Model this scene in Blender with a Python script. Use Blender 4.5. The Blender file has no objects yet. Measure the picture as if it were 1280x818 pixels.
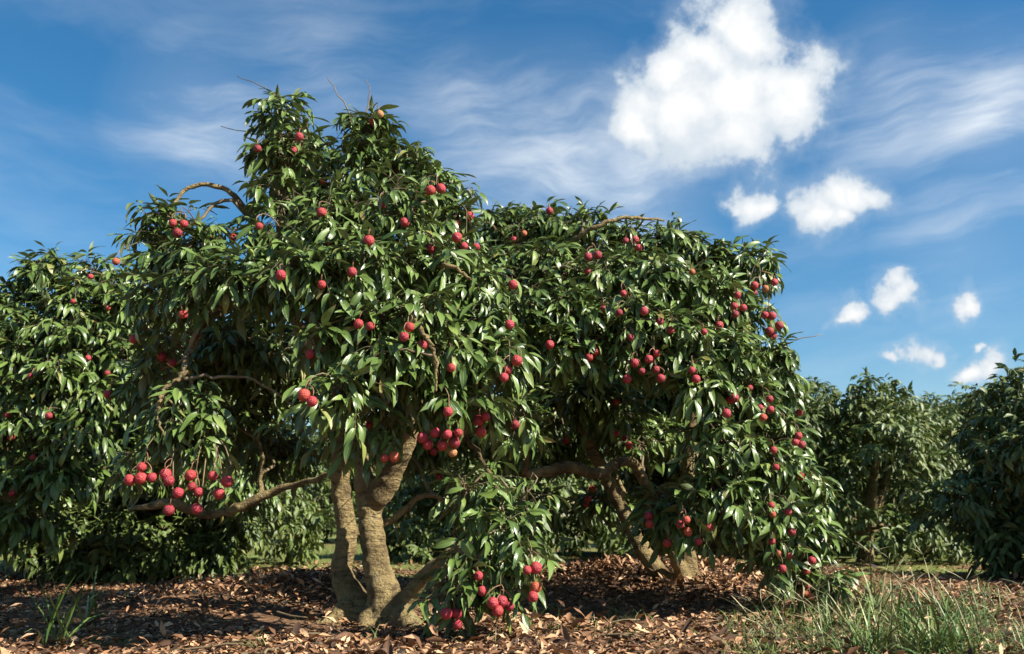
import bpy, math, numpy as np
from mathutils import Vector, Matrix, Quaternion
from mathutils.bvhtree import BVHTree

# ------------------------------------------------------------------ scene, camera, sky, sun
S = bpy.context.scene
COL = S.collection
F, CX, CY, HY, HC = 1150.0, 640.0, 409.0, 645.0, 0.40      # focal length and horizon in photo pixels, camera height
PITCH = math.atan((HY - CY) / F)
SUN_EL, SUN_AZ = math.radians(42), math.radians(116)       # azimuth from +Y towards +X
SUN = np.array([math.sin(SUN_AZ) * math.cos(SUN_EL), math.cos(SUN_AZ) * math.cos(SUN_EL), math.sin(SUN_EL)])

cam = bpy.data.cameras.new('camera')
cam.sensor_width = 36.0
cam.lens = F / 1280.0 * 36.0
cam.clip_start, cam.clip_end = 0.05, 3000
cam.dof.use_dof = True
cam.dof.focus_distance = 3.0
cam.dof.aperture_fstop = 5.6
co = bpy.data.objects.new('camera', cam)
COL.objects.link(co)
co.location = (0, 0, HC)
co.rotation_euler = (math.pi / 2 + PITCH, 0, 0)
S.camera = co
S.view_settings.view_transform = 'Standard'
S.view_settings.look = 'None'
S.view_settings.exposure = 1.15
S.view_settings.gamma = 1.0
S.cycles.use_denoising = True
S.cycles.max_bounces = 8
S.cycles.transmission_bounces = 4

FW = np.array([0, math.cos(PITCH), math.sin(PITCH)])
UP = np.array([0, -math.sin(PITCH), math.cos(PITCH)])
CAM = np.array([0, 0, HC])

def ray(px, py):
    d = FW + np.array([1.0, 0, 0]) * ((px - CX) / F) + UP * ((CY - py) / F)
    return d / np.linalg.norm(d)

def at(px, py, D):
    d = ray(px, py)
    return CAM + d * (D / d[1])

def pxm(p):
    return float(np.dot(np.asarray(p) - CAM, FW)) / F       # metres per photo pixel at a point

# node helpers
class NT:
    def __init__(self, tree):
        self.t = tree
        tree.nodes.clear()
    def n(self, typ, **kw):
        nd = self.t.nodes.new(typ)
        for k, v in kw.items():
            setattr(nd, k, v)
        return nd
    def put(self, sock, v):
        if isinstance(v, bpy.types.NodeSocket):
            self.t.links.new(v, sock)
        elif v is not None:
            sock.default_value = v
    def math(self, op, a, b=None, c=None, clamp=False):
        nd = self.n('ShaderNodeMath', operation=op, use_clamp=clamp)
        for i, v in enumerate((a, b, c)):
            if v is not None:
                self.put(nd.inputs[i], v)
        return nd.outputs[0]
    def vmath(self, op, a, b=None, out=0, scale=None):
        nd = self.n('ShaderNodeVectorMath', operation=op)
        self.put(nd.inputs[0], a)
        if b is not None:
            self.put(nd.inputs[1], b)
        if scale is not None:
            self.put(nd.inputs['Scale'], scale)
        return nd.outputs[out]
    def noise(self, vec, scale, detail=4, rough=0.5, out='Fac'):
        nd = self.n('ShaderNodeTexNoise')
        self.put(nd.inputs['Vector'], vec)
        nd.inputs['Scale'].default_value = scale
        nd.inputs['Detail'].default_value = detail
        nd.inputs['Roughness'].default_value = rough
        return nd.outputs[out]
    def ramp(self, fac, stops, interp='LINEAR'):
        nd = self.n('ShaderNodeValToRGB')
        nd.color_ramp.interpolation = interp
        e = nd.color_ramp.elements
        while len(e) < len(stops):
            e.new(0.5)
        for k, (p, c) in enumerate(stops):
            e[k].position = p
            e[k].color = (*c, 1) if len(c) == 3 else c
        self.put(nd.inputs[0], fac)
        return nd.outputs[0]
    def mix(self, fac, a, b):
        nd = self.n('ShaderNodeMix', data_type='RGBA')
        self.put(nd.inputs[0], fac)
        for s, v in ((nd.inputs[6], a), (nd.inputs[7], b)):
            self.put(s, (*v, 1) if isinstance(v, tuple) and len(v) == 3 else v)
        return nd.outputs[2]
    def smooth(self, v, lo, hi, to0=0.0, to1=1.0):
        nd = self.n('ShaderNodeMapRange', interpolation_type='SMOOTHSTEP')
        self.put(nd.inputs[0], v)
        for i, x in enumerate((lo, hi, to0, to1)):
            nd.inputs[i + 1].default_value = x
        return nd.outputs[0]

# world: Nishita sky with cumulus and thin cirrus
W = bpy.data.worlds.new('World')
S.world = W
W.use_nodes = True
w = NT(W.node_tree)
sky = w.n('ShaderNodeTexSky', sky_type='NISHITA')
sky.sun_disc = False
sky.sun_elevation = SUN_EL
sky.sun_rotation = SUN_AZ
sky.air_density = 1.0
sky.dust_density = 0.5
sky.ozone_density = 2.2
hs = w.n('ShaderNodeHueSaturation')
hs.inputs['Saturation'].default_value = 1.42
hs.inputs['Hue'].default_value = 0.494
hs.inputs['Value'].default_value = 1.2
w.put(hs.inputs['Color'], sky.outputs[0])
skyc = hs.outputs[0]
geo = w.n('ShaderNodeTexCoord').outputs['Generated']
wn = w.noise(geo, 9.0, 6, 0.55, 'Color')
wv = w.vmath('SCALE', w.vmath('SUBTRACT', wn, (0.5, 0.5, 0.5)), scale=0.11)
wd = w.vmath('ADD', geo, wv)
CL = [  # cumulus puffs: photo pixel, radius in pixels
    (885, 60, 64), (842, 92, 52), (812, 140, 48), (860, 150, 62), (915, 128, 72), (965, 92, 56), (1000, 105, 50), (985, 135, 46), (905, 172, 52), (950, 40, 46), (800, 172, 36), (930, 18, 26),
    (1042, 245, 42), (1018, 272, 34), (1070, 250, 38), (1040, 285, 30), (930, 270, 32), (912, 276, 22), (950, 268, 24),
    (1112, 380, 24), (1064, 390, 22), (1052, 394, 16), (1192, 376, 20), (1142, 443, 26), (1160, 447, 18), (1124, 446, 16), (1226, 465, 28), (1204, 470, 18), (1203, 438, 7)]
# more of the same sky beyond the frame
CL += [(-420, 120, 70), (-360, 150, 60), (-480, 160, 50), (-900, 330, 50), (-850, 335, 36), (1620, 150, 60), (1680, 170, 70), (1560, 360, 30), (2100, 300, 60), (2170, 320, 50), (300, -420, 70), (380, -400, 60), (1300, -350, 80), (1390, -380, 60)]
EXTRA = []
for k in range(12):       # all round the sky
    a, e = k * 2.39996 + 2.0, math.radians(12 + (k * 37) % 48)
    d = (math.sin(a) * math.cos(e), math.cos(a) * math.cos(e), math.sin(e))
    if d[1] < 0.3:
        EXTRA.append((d, 0.05 + 0.012 * (k % 4)))
def cloud_density(vec):
    out = None
    for c in CL + EXTRA:
        if len(c) == 3:
            d, r = ray(c[0], c[1]), c[2] / F * (1.1 if c[2] > 40 else (1.0 if c[2] > 29 else 0.78))
        else:
            d, r = np.array(c[0]), c[1]
        q = w.vmath('DISTANCE', vec, tuple(float(v) for v in d), out='Value')
        q = w.math('MULTIPLY_ADD', q, -1.0 / r, 1.0)
        out = q if out is None else w.math('SMOOTH_MAX', out, q, 0.25)
    return out
dens = cloud_density(wd)
above = cloud_density(w.vmath('ADD', wd, (0.012, 0.0, 0.034)))
fine = w.noise(geo, 19.0, 10, 0.60)
dens2 = w.math('ADD', dens, w.math('MULTIPLY_ADD', fine, 1.7, -0.85))
ca = w.math('ADD', w.math('MULTIPLY', w.smooth(dens2, -0.45, 0.2), 0.22), w.math('MULTIPLY', w.smooth(dens2, 0.02, 0.38), 0.78))
body = w.smooth(dens2, 0.1, 0.95)
fl = w.noise(w.vmath('ADD', geo, (0.02, 0.0, 0.05)), 9.0, 5, 0.5)
shade = w.smooth(w.math('SUBTRACT', above, w.math('MULTIPLY', dens, 0.9)), -0.05, 0.55)
lit = w.math('MULTIPLY', w.math('MULTIPLY_ADD', shade, -0.75, 1.0), w.math('MULTIPLY', body, w.smooth(fl, 0.25, 0.6, 0.5, 1.0)))
ccol = w.mix(lit, (5.6, 6.4, 7.2), (9.2, 9.2, 9.1))
# cirrus: stretched, bent noise, thicker in some places
mp = w.n('ShaderNodeMapping')
w.put(mp.inputs['Vector'], w.vmath('ADD', geo, w.vmath('SCALE', w.vmath('SUBTRACT', w.noise(geo, 2.6, 4, 0.5, 'Color'), (0.5, 0.5, 0.5)), scale=0.2)))
mp.inputs['Rotation'].default_value = (0.0, math.radians(-24), 0.0)
mp.inputs['Scale'].default_value = (1.7, 3.0, 9.0)
cir = w.noise(mp.outputs[0], 1.5, 9, 0.6)
veil = None
for px, py, r, amt in ((700, 200, 150, 1.0), (800, 230, 110, 1.0), (590, 150, 110, 0.7), (250, 150, 110, 0.8), (1120, 120, 100, 0.8), (1230, 140, 110, 0.9), (1110, 70, 60, 0.6), (1200, 310, 100, 0.6), (1290, 240, 60, 0.5), (650, 260, 90, 0.7), (400, 90, 120, 0.4),
                       (-300, 200, 200, 0.7), (1700, 300, 220, 0.7), (640, -500, 300, 0.6)):
    q = w.vmath('DISTANCE', geo, tuple(float(v) for v in ray(px, py)), out='Value')
    q = w.math('MULTIPLY_ADD', q, -amt * F / r / 1.25, amt)
    veil = q if veil is None else w.math('SMOOTH_MAX', veil, q, 0.3)
veil = w.math('MAXIMUM', veil, 0.12)
cirm = w.math('MULTIPLY', w.smooth(cir, 0.40, 0.74), veil, clamp=True)
cirm = w.math('ADD', w.math('MULTIPLY', cirm, 1.0), w.math('MULTIPLY', w.math('MAXIMUM', veil, 0.0), 0.22), clamp=True)
c1 = w.mix(cirm, skyc, (7.6, 8.2, 8.8))
c2 = w.mix(ca, c1, ccol)
bg = w.n('ShaderNodeBackground')
bg.inputs['Strength'].default_value = 0.052
w.put(bg.inputs['Color'], c2)
w.put(w.n('ShaderNodeOutputWorld').inputs['Surface'], bg.outputs[0])

sl = bpy.data.lights.new('sun', 'SUN')
sl.energy, sl.angle, sl.color = 5.0, math.radians(0.53), (1.0, 0.94, 0.82)
so = bpy.data.objects.new('sun', sl)
COL.objects.link(so)
so.rotation_euler = Vector(SUN).to_track_quat('Z', 'Y').to_euler()
so.location = (4, -4, 8)

# ------------------------------------------------------------------ materials
def material(name):
    m = bpy.data.materials.new(name)
    m.use_nodes = True
    return m, NT(m.node_tree)

def finish(t, bsdf, disp=None):
    o = t.n('ShaderNodeOutputMaterial')
    t.put(o.inputs['Surface'], bsdf)

def bump(t, h, strength, dist):
    b = t.n('ShaderNodeBump')
    b.inputs['Strength'].default_value = strength
    b.inputs['Distance'].default_value = dist
    t.put(b.inputs['Height'], h)
    return b.outputs[0]

def leaf_material(name, dark, light, young, under, rough=0.36, transl=0.08):
    m, t = material(name)
    g = t.n('ShaderNodeNewGeometry')
    oi = t.n('ShaderNodeObjectInfo')
    rnd = t.math('FRACT', t.math('ADD', g.outputs['Random Per Island'], oi.outputs['Random']))
    uv = t.n('ShaderNodeUVMap').outputs[0]
    sx = t.n('ShaderNodeSeparateXYZ')
    t.put(sx.inputs[0], uv)
    base = t.ramp(rnd, [(0.0, dark), (0.35, tuple(0.6 * a + 0.4 * b for a, b in zip(dark, light))), (0.62, light), (0.88, light), (0.97, young), (1.0, (0.22, 0.17, 0.05))])
    off = t.math('ABSOLUTE', t.math('SUBTRACT', sx.outputs[0], 0.5))
    rib = t.smooth(off, 0.0, 0.07, 1.0, 0.0)
    # side veins run forward from the midrib
    vph = t.math('SUBTRACT', t.math('MULTIPLY', sx.outputs[1], 62.0), t.math('MULTIPLY', off, 34.0))
    vein = t.math('MULTIPLY_ADD', t.math('SINE', vph), 0.5, 0.5)
    blot = t.noise(t.n('ShaderNodeTexCoord').outputs['Object'], 38.0, 3, 0.6)
    base = t.mix(t.math('MULTIPLY', t.smooth(blot, 0.35, 0.75), 0.35), base, light)
    top = t.mix(t.math('MULTIPLY', rib, 0.55), base, young)
    tip = t.math('MULTIPLY', t.smooth(t.math('ADD', sx.outputs[1], t.math('MULTIPLY', blot, 0.25)), 0.93, 1.06), t.smooth(t.math('FRACT', t.math('MULTIPLY', rnd, 17.0)), 0.72, 0.9))
    top = t.mix(tip, top, (0.13, 0.075, 0.032))
    col = t.mix(g.outputs['Backfacing'], top, under)
    p = t.n('ShaderNodeBsdfPrincipled')
    t.put(p.inputs['Base Color'], col)
    t.put(p.inputs['Roughness'], t.math('ADD', t.math('MULTIPLY', g.outputs['Backfacing'], 0.22), t.math('MULTIPLY_ADD', rnd, 0.14, rough - 0.05)))
    p.inputs['Specular IOR Level'].default_value = 0.5
    t.put(p.inputs['Normal'], bump(t, t.math('ADD', t.math('MULTIPLY', vein, 0.3), t.math('MULTIPLY', rib, -1.0)), 0.35, 0.0012))
    tr = t.n('ShaderNodeBsdfTranslucent')
    t.put(tr.inputs['Color'], t.mix(0.5, young, light))
    mx = t.n('ShaderNodeMixShader')
    mx.inputs[0].default_value = transl
    t.put(mx.inputs[1], p.outputs[0])
    t.put(mx.inputs[2], tr.outputs[0])
    finish(t, mx.outputs[0])
    return m

M = {}
M['leaf'] = leaf_material('lychee_leaf', (0.036, 0.068, 0.017), (0.118, 0.182, 0.040), (0.19, 0.25, 0.06), (0.12, 0.155, 0.065), 0.34)
M['leaf_far'] = leaf_material('far_leaf', (0.042, 0.070, 0.014), (0.100, 0.142, 0.028), (0.17, 0.21, 0.05), (0.11, 0.14, 0.055), 0.50)

m, t = material('bark')
oc = t.n('ShaderNodeTexCoord').outputs['Object']
n1 = t.noise(oc, 9.0, 6, 0.6)
n2 = t.noise(oc, 60.0, 5, 0.65)
mpn = t.n('ShaderNodeMapping')
mpn.inputs['Scale'].default_value = (4.0, 4.0, 34.0)
t.put(mpn.inputs['Vector'], t.vmath('ADD', oc, t.vmath('SCALE', t.noise(oc, 14.0, 3, 0.5, 'Color'), scale=0.03)))
rings = t.noise(mpn.outputs[0], 2.2, 4, 0.6)
col = t.ramp(n1, [(0.25, (0.085, 0.060, 0.028)), (0.42, (0.20, 0.145, 0.066)), (0.58, (0.34, 0.255, 0.115)), (0.8, (0.32, 0.29, 0.19))])
col = t.mix(t.smooth(t.noise(oc, 26.0, 4, 0.6), 0.55, 0.68, 0.0, 0.75), col, (0.055, 0.040, 0.024))
col = t.mix(t.smooth(rings, 0.52, 0.66, 0.0, 0.55), col, (0.09, 0.062, 0.034))
col = t.mix(t.smooth(n2, 0.55, 0.8, 0.0, 0.5), col, (0.40, 0.34, 0.22))
p = t.n('ShaderNodeBsdfPrincipled')
t.put(p.inputs['Base Color'], col)
p.inputs['Roughness'].default_value = 0.85
p.inputs['Specular IOR Level'].default_value = 0.25
t.put(p.inputs['Normal'], bump(t, t.math('ADD', t.math('MULTIPLY', rings, -1.0), t.math('MULTIPLY', n2, 1.4)), 1.0, 0.022))
finish(t, p.outputs[0])
M['bark'] = m

m, t = material('twig_bark')
n1 = t.noise(t.n('ShaderNodeTexCoord').outputs['Object'], 25.0, 3, 0.6)
p = t.n('ShaderNodeBsdfPrincipled')
t.put(p.inputs['Base Color'], t.ramp(n1, [(0.3, (0.085, 0.060, 0.030)), (0.7, (0.21, 0.16, 0.085))]))
p.inputs['Roughness'].default_value = 0.75
finish(t, p.outputs[0])
M['twig'] = m

m, t = material('fruit_stalk')
n1 = t.noise(t.n('ShaderNodeTexCoord').outputs['Object'], 40.0, 2, 0.6)
p = t.n('ShaderNodeBsdfPrincipled')
t.put(p.inputs['Base Color'], t.ramp(n1, [(0.3, (0.16, 0.075, 0.045)), (0.7, (0.30, 0.15, 0.075))]))
p.inputs['Roughness'].default_value = 0.65
finish(t, p.outputs[0])
M['stalk'] = m

m, t = material('lychee_skin')
oc = t.n('ShaderNodeTexCoord').outputs['Object']
rnd = t.n('ShaderNodeObjectInfo').outputs['Random']
vo = t.n('ShaderNodeTexVoronoi')
vo.inputs['Scale'].default_value = 260.0
t.put(vo.inputs['Vector'], oc)
base = t.ramp(rnd, [(0.0, (0.20, 0.012, 0.022)), (0.45, (0.38, 0.028, 0.046)), (0.86, (0.33, 0.028, 0.026)), (0.94, (0.46, 0.075, 0.035)), (0.985, (0.40, 0.12, 0.045)), (1.0, (0.42, 0.22, 0.07))])
patch = t.noise(oc, 55.0, 3, 0.6)
base = t.mix(t.smooth(patch, 0.55, 0.78, 0.0, 0.4), base, (0.48, 0.13, 0.06))
base = t.mix(t.smooth(vo.outputs['Distance'], 0.0, 0.8, 0.35, 0.0), base, (0.58, 0.12, 0.12))
p = t.n('ShaderNodeBsdfPrincipled')
t.put(p.inputs['Base Color'], base)
p.inputs['Roughness'].default_value = 0.5
p.inputs['Specular IOR Level'].default_value = 0.4
t.put(p.inputs['Normal'], bump(t, t.math('MULTIPLY', vo.outputs['Distance'], -1.0), 0.8, 0.003))
finish(t, p.outputs[0])
M['fruit'] = m

m, t = material('orchard_soil')
pos = t.n('ShaderNodeNewGeometry').outputs['Position']
a = t.noise(pos, 16.0, 8, 0.7)
b = t.noise(pos, 1.1, 5, 0.55)
c = t.noise(pos, 70.0, 4, 0.6)
soil = t.ramp(a, [(0.28, (0.055, 0.032, 0.019)), (0.5, (0.17, 0.095, 0.052)), (0.68, (0.32, 0.19, 0.11)), (0.82, (0.44, 0.30, 0.19))])
turf = t.ramp(c, [(0.3, (0.08, 0.11, 0.025)), (0.55, (0.17, 0.19, 0.05)), (0.75, (0.30, 0.25, 0.12))])
sp = t.n('ShaderNodeSeparateXYZ')
t.put(sp.inputs[0], pos)
far = t.smooth(sp.outputs[1], 5.6, 7.5)
green = t.smooth(t.math('ADD', b, t.math('MULTIPLY', far, 0.23)), 0.57, 0.70)
col = t.mix(green, soil, turf)
p = t.n('ShaderNodeBsdfPrincipled')
t.put(p.inputs['Base Color'], col)
p.inputs['Roughness'].default_value = 0.95
p.inputs['Specular IOR Level'].default_value = 0.15
t.put(p.inputs['Normal'], bump(t, t.math('ADD', a, t.math('MULTIPLY', c, 0.5)), 0.9, 0.03))
finish(t, p.outputs[0])
M['ground'] = m

def dry_material(name, stops, rough=0.75):
    m, t = material(name)
    g = t.n('ShaderNodeNewGeometry')
    oi = t.n('ShaderNodeObjectInfo')
    rnd = t.math('FRACT', t.math('ADD', g.outputs['Random Per Island'], oi.outputs['Random']))
    n = t.noise(t.n('ShaderNodeTexCoord').outputs['Object'], 60.0, 3, 0.6)
    c = t.mix(t.smooth(n, 0.4, 0.75, 0.0, 0.45), t.ramp(rnd, stops), stops[0][1])
    p = t.n('ShaderNodeBsdfPrincipled')
    t.put(p.inputs['Base Color'], c)
    p.inputs['Roughness'].default_value = rough
    finish(t, p.outputs[0])
    return m
M['litter'] = dry_material('dry_leaf', [(0.0, (0.035, 0.017, 0.008)), (0.4, (0.14, 0.062, 0.025)), (0.7, (0.36, 0.185, 0.085)), (1.0, (0.64, 0.42, 0.24))])
M['grass'] = dry_material('grass_blade', [(0.0, (0.045, 0.090, 0.018)), (0.55, (0.11, 0.18, 0.036)), (0.88, (0.20, 0.25, 0.065)), (1.0, (0.34, 0.32, 0.16))], 0.5)
M['seed'] = dry_material('grass_seed_head', [(0.0, (0.13, 0.14, 0.06)), (0.6, (0.27, 0.24, 0.12)), (1.0, (0.36, 0.31, 0.18))], 0.7)

# ------------------------------------------------------------------ mesh helpers
def raw_mesh(name, V, loops, starts, totals, uv=None, mat=None, smooth=True):
    me = bpy.data.meshes.new(name)
    me.vertices.add(len(V))
    me.vertices.foreach_set('co', np.ascontiguousarray(V, dtype=np.float32).ravel())
    me.loops.add(len(loops))
    me.loops.foreach_set('vertex_index', np.ascontiguousarray(loops, dtype=np.int32))
    me.polygons.add(len(starts))
    me.polygons.foreach_set('loop_start', np.ascontiguousarray(starts, dtype=np.int32))
    try:
        me.polygons.foreach_set('loop_total', np.ascontiguousarray(totals, dtype=np.int32))
    except Exception:
        pass
    me.polygons.foreach_set('use_smooth', np.full(len(starts), smooth, dtype=bool))
    if uv is not None:
        l = me.uv_layers.new(name='UVMap')
        l.data.foreach_set('uv', np.ascontiguousarray(uv, dtype=np.float32).ravel())
    me.update(calc_edges=True)
    if mat:
        me.materials.append(mat)
    return me

class Proto:
    """One leaf or blade outline in several bends: same faces, different points."""
    def __init__(self, variants, faces, uvs):
        self.v = np.array(variants)
        self.loops = np.array([i for f in faces for i in f])
        self.tot = np.array([len(f) for f in faces])
        self.starts = np.concatenate([[0], np.cumsum(self.tot)[:-1]])
        self.uv = np.array([uvs[i] for i in self.loops])
        self.meshes = None
    def single(self, k, mat, name):
        if self.meshes is None:
            self.meshes = {}
        key = (k, mat.name)
        if key not in self.meshes:
            self.meshes[key] = raw_mesh(name, self.v[k], self.loops, self.starts, self.tot, self.uv, mat)
        return self.meshes[key]
    def many(self, name, pos, rot, var, mat):
        n, m = len(pos), self.v.shape[1]
        V = np.einsum('nij,nmj->nmi', rot, self.v[var]) + pos[:, None, :]
        L = (self.loops[None, :] + (np.arange(n) * m)[:, None]).ravel()
        Sx = (self.starts[None, :] + (np.arange(n) * len(self.loops))[:, None]).ravel()
        return raw_mesh(name, V.reshape(-1, 3), L, Sx, np.tile(self.tot, n), np.tile(self.uv, (n, 1)), mat)

def leaf_proto(ts, ws, nv, rng, curve=(0.1, 0.75), fold=(0.2, 0.75), wave=0.03):
    faces, uvs, n = [], [(0.5, 0.0)], len(ts)
    for k in range(1, n - 1):
        uvs += [(0.0, ts[k]), (0.5, ts[k]), (1.0, ts[k])]
    uvs.append((0.5, 1.0))
    faces += [(0, 2, 1), (0, 3, 2)]
    for k in range(n - 3):
        a = 1 + 3 * k
        faces += [(a, a + 1, a + 4, a + 3), (a + 1, a + 2, a + 5, a + 4)]
    a, e = 1 + 3 * (n - 3), 1 + 3 * (n - 2)
    faces += [(a, a + 1, e), (a + 1, a + 2, e)]
    out = []
    for _ in range(nv):
        c, fo, tw, sd = rng.uniform(*curve), rng.uniform(*fold), rng.uniform(-0.5, 0.5), rng.uniform(-0.08, 0.08)
        ph = rng.uniform(0, 6)
        V = []
        for k, (tt, ww) in enumerate(zip(ts, ws)):
            # bent along an arc so that the blade keeps its length
            ang = -c * 1.9 * tt
            y = tt if c < 1e-4 else math.sin(c * 1.9 * tt) / (c * 1.9)
            z = 0 if c < 1e-4 else -(1 - math.cos(c * 1.9 * tt)) / (c * 1.9)
            if ww == 0:
                V.append((sd * tt * tt, y, z))
                continue
            for s in (-1, 0, 1):
                x = s * ww
                zz = abs(s) * ww * fo + s * ww * tw * tt + (wave * math.sin(ph + tt * 7 + s) if s else 0)
                V.append((x + sd * tt * tt, y, z + zz))
        out.append(V)
    return Proto(out, faces, uvs)

RNG = np.random.default_rng(11)
LEAF = leaf_proto([0, .1, .28, .48, .68, .87, 1], [0, .054, .106, .126, .100, .046, 0], 12, RNG)
LEAF_FAR = leaf_proto([0, .28, .62, 1], [0, .14, .14, 0], 6, RNG)
DRY = leaf_proto([0, .3, .65, 1], [0, .15, .13, 0], 8, RNG, (-0.3, 0.5), (0.2, 0.9), 0.06)
BLADE = leaf_proto([0, .25, .5, .75, 1], [.0, .012, .013, .009, 0], 10, RNG, (0.15, 1.05), (0.1, 0.5), 0.0)
STEM = leaf_proto([0, .4, .8, 1], [.0, .009, .008, 0], 4, RNG, (0.02, 0.3), (0.3, 0.8), 0.0)

def nrm(v):
    v = np.asarray(v, float)
    return v / np.maximum(np.linalg.norm(v, axis=-1, keepdims=True), 1e-9)

def frames(y, z):
    y = nrm(y)
    x = nrm(np.cross(y, z))
    z = np.cross(x, y)
    return np.stack([x, y, z], axis=-1)

class Tubes:
    def __init__(self):
        self.V, self.Fq, self.n = [], [], 0
    def add(self, pts, radii, sides=6, rng=None, rough=0.0):
        pts = np.asarray(pts, float)
        tan = nrm(np.gradient(pts, axis=0))
        ref = np.array([0.31, 0.87, 0.21])
        base = self.n
        ang = np.arange(sides) * 2 * np.pi / sides
        for k in range(len(pts)):
            a = nrm(np.cross(tan[k], ref))
            b = np.cross(tan[k], a)
            r = radii[k] * (1 + (rng.normal(0, rough, sides) if rough else 0))
            self.V.append(pts[k] + (np.cos(ang) * r)[:, None] * a + (np.sin(ang) * r)[:, None] * b)
        i = np.arange(sides)
        j = (i + 1) % sides
        for k in range(len(pts) - 1):
            o = base + k * sides
            self.Fq.append(np.stack([o + i, o + j, o + sides + j, o + sides + i], 1))
        self.n += len(pts) * sides
        self.ends = getattr(self, 'ends', [])
        self.ends += [list(range(base, base + sides))[::-1], list(range(self.n - sides, self.n))]
    def batch(self, P, R, sides):
        P = np.asarray(P, float)
        n, k, _ = P.shape
        tan = nrm(np.gradient(P, axis=1))
        a = nrm(np.cross(tan, np.array([0.31, 0.87, 0.21])))
        c = np.cross(tan, a)
        ang = np.arange(sides) * 2 * np.pi / sides
        R = np.broadcast_to(R, (n, k))[:, :, None, None]
        V = P[:, :, None, :] + R * (np.cos(ang)[:, None] * a[:, :, None, :] + np.sin(ang)[:, None] * c[:, :, None, :])
        self.V.append(V.reshape(-1, 3))
        i = np.arange(sides)
        j = (i + 1) % sides
        o = self.n + (np.arange(n)[:, None] * k + np.arange(k - 1)[None, :]).reshape(-1, 1) * sides
        self.Fq.append(np.stack([o + i, o + j, o + sides + j, o + sides + i], -1).reshape(-1, 4))
        self.n += n * k * sides
    def mesh(self, name, mat, caps=False):
        q = np.concatenate(self.Fq)
        loops, tot = q.ravel(), np.full(len(q), 4)
        if caps:
            for e in self.ends:
                loops = np.concatenate([loops, e])
                tot = np.concatenate([tot, [len(e)]])
        st = np.concatenate([[0], np.cumsum(tot)[:-1]])
        return raw_mesh(name, np.concatenate(self.V), loops, st, tot, None, mat)

def spline(pts, n):
    P = np.asarray(pts, float)
    P = np.vstack([2 * P[0] - P[1], P, 2 * P[-1] - P[-2]])
    out = []
    segs = len(P) - 3
    for s in np.linspace(0, segs, n):
        k = min(int(s), segs - 1)
        u = s - k
        a, b, c, d = P[k:k + 4]
        out.append(0.5 * (2 * b + (c - a) * u + (2 * a - 5 * b + 4 * c - d) * u * u + (3 * b - a - 3 * c + d) * u ** 3))
    return np.array(out)

def link(name, data, parent=None, inv=None):
    o = bpy.data.objects.new(name, data)
    COL.objects.link(o)
    if parent is not None:
        o.parent = parent
        o.matrix_parent_inverse = Matrix.Translation(-parent.location)
    return o

def thing(name, loc, label, cat, group=None):
    e = bpy.data.objects.new(name, None)
    COL.objects.link(e)
    e.empty_display_size = 0.1
    e.location = loc
    e['label'], e['category'] = label, cat
    if group:
        e['group'] = group
    return e

def mat4(pos, rot):
    A = np.eye(4)
    A[:3, :3] = rot
    A[:3, 3] = pos
    return Matrix(A.tolist())

# ------------------------------------------------------------------ ground
MOUNDS = [(0.98, 4.75, 0.75, 0.10), (-1.15, 4.7, 0.6, 0.06), (0.5, 5.3, 0.5, 0.07), (2.0, 3.2, 0.9, 0.05), (1.6, 5.6, 0.6, 0.08)]
def tz(x, y):
    x, y = np.asarray(x, float), np.asarray(y, float)
    z = 0.012 * np.sin(x * 2.1 + 0.6 * y) + 0.012 * np.sin(y * 2.7 - x * 0.9 + 1.0) + 0.008 * np.sin(x * 6.3 + y * 4.1)
    z = z * np.clip((30 - np.abs(y)) / 20, 0, 1)
    for mx, my, r, h in MOUNDS:
        z = z + h * np.exp(-((x - mx) ** 2 + (y - my) ** 2) / (r * r))
    return z

def axis_steps(lo, hi, fine_lo, fine_hi, step):
    a = list(np.arange(fine_lo, fine_hi, step))
    s, v = step, fine_hi
    while v < hi:
        a.append(v)
        s *= 1.35
        v += s
    a.append(hi)
    s, v = step, fine_lo
    pre = []
    while v > lo:
        s *= 1.35
        v -= s
        pre.append(max(v, lo))
    return np.array(sorted(set(pre + a)))
gx, gy = axis_steps(-900, 900, -4, 5, 0.08), axis_steps(-900, 1500, 1.0, 10, 0.08)
X, Y = np.meshgrid(gx, gy)
rng0 = np.random.default_rng(3)
near = (X > -4) & (X < 5) & (Y > 1) & (Y < 10)
Z = tz(X, Y) + np.where(near, rng0.normal(0, 0.006, X.shape), 0)
nx, ny = len(gx), len(gy)
i, j = np.meshgrid(np.arange(nx - 1), np.arange(ny - 1))
q = (j * nx + i).ravel()
quads = np.stack([q, q + 1, q + nx + 1, q + nx], 1)
g = link('ground', raw_mesh('ground', np.stack([X, Y, Z], -1).reshape(-1, 3), quads.ravel(), np.arange(len(quads)) * 4, np.full(len(quads), 4), None, M['ground']))
g['kind'] = 'structure'

def ground_at(px, py):
    d = ray(px, py)
    z = 0.0
    for _ in range(6):
        tt = (z - HC) / d[2]
        p = CAM + d * tt
        z = float(tz(p[0], p[1]))
    return np.array([p[0], p[1], z])

# ------------------------------------------------------------------ trees
ALL = []          # every crown, for looking up what the camera meets first

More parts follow.
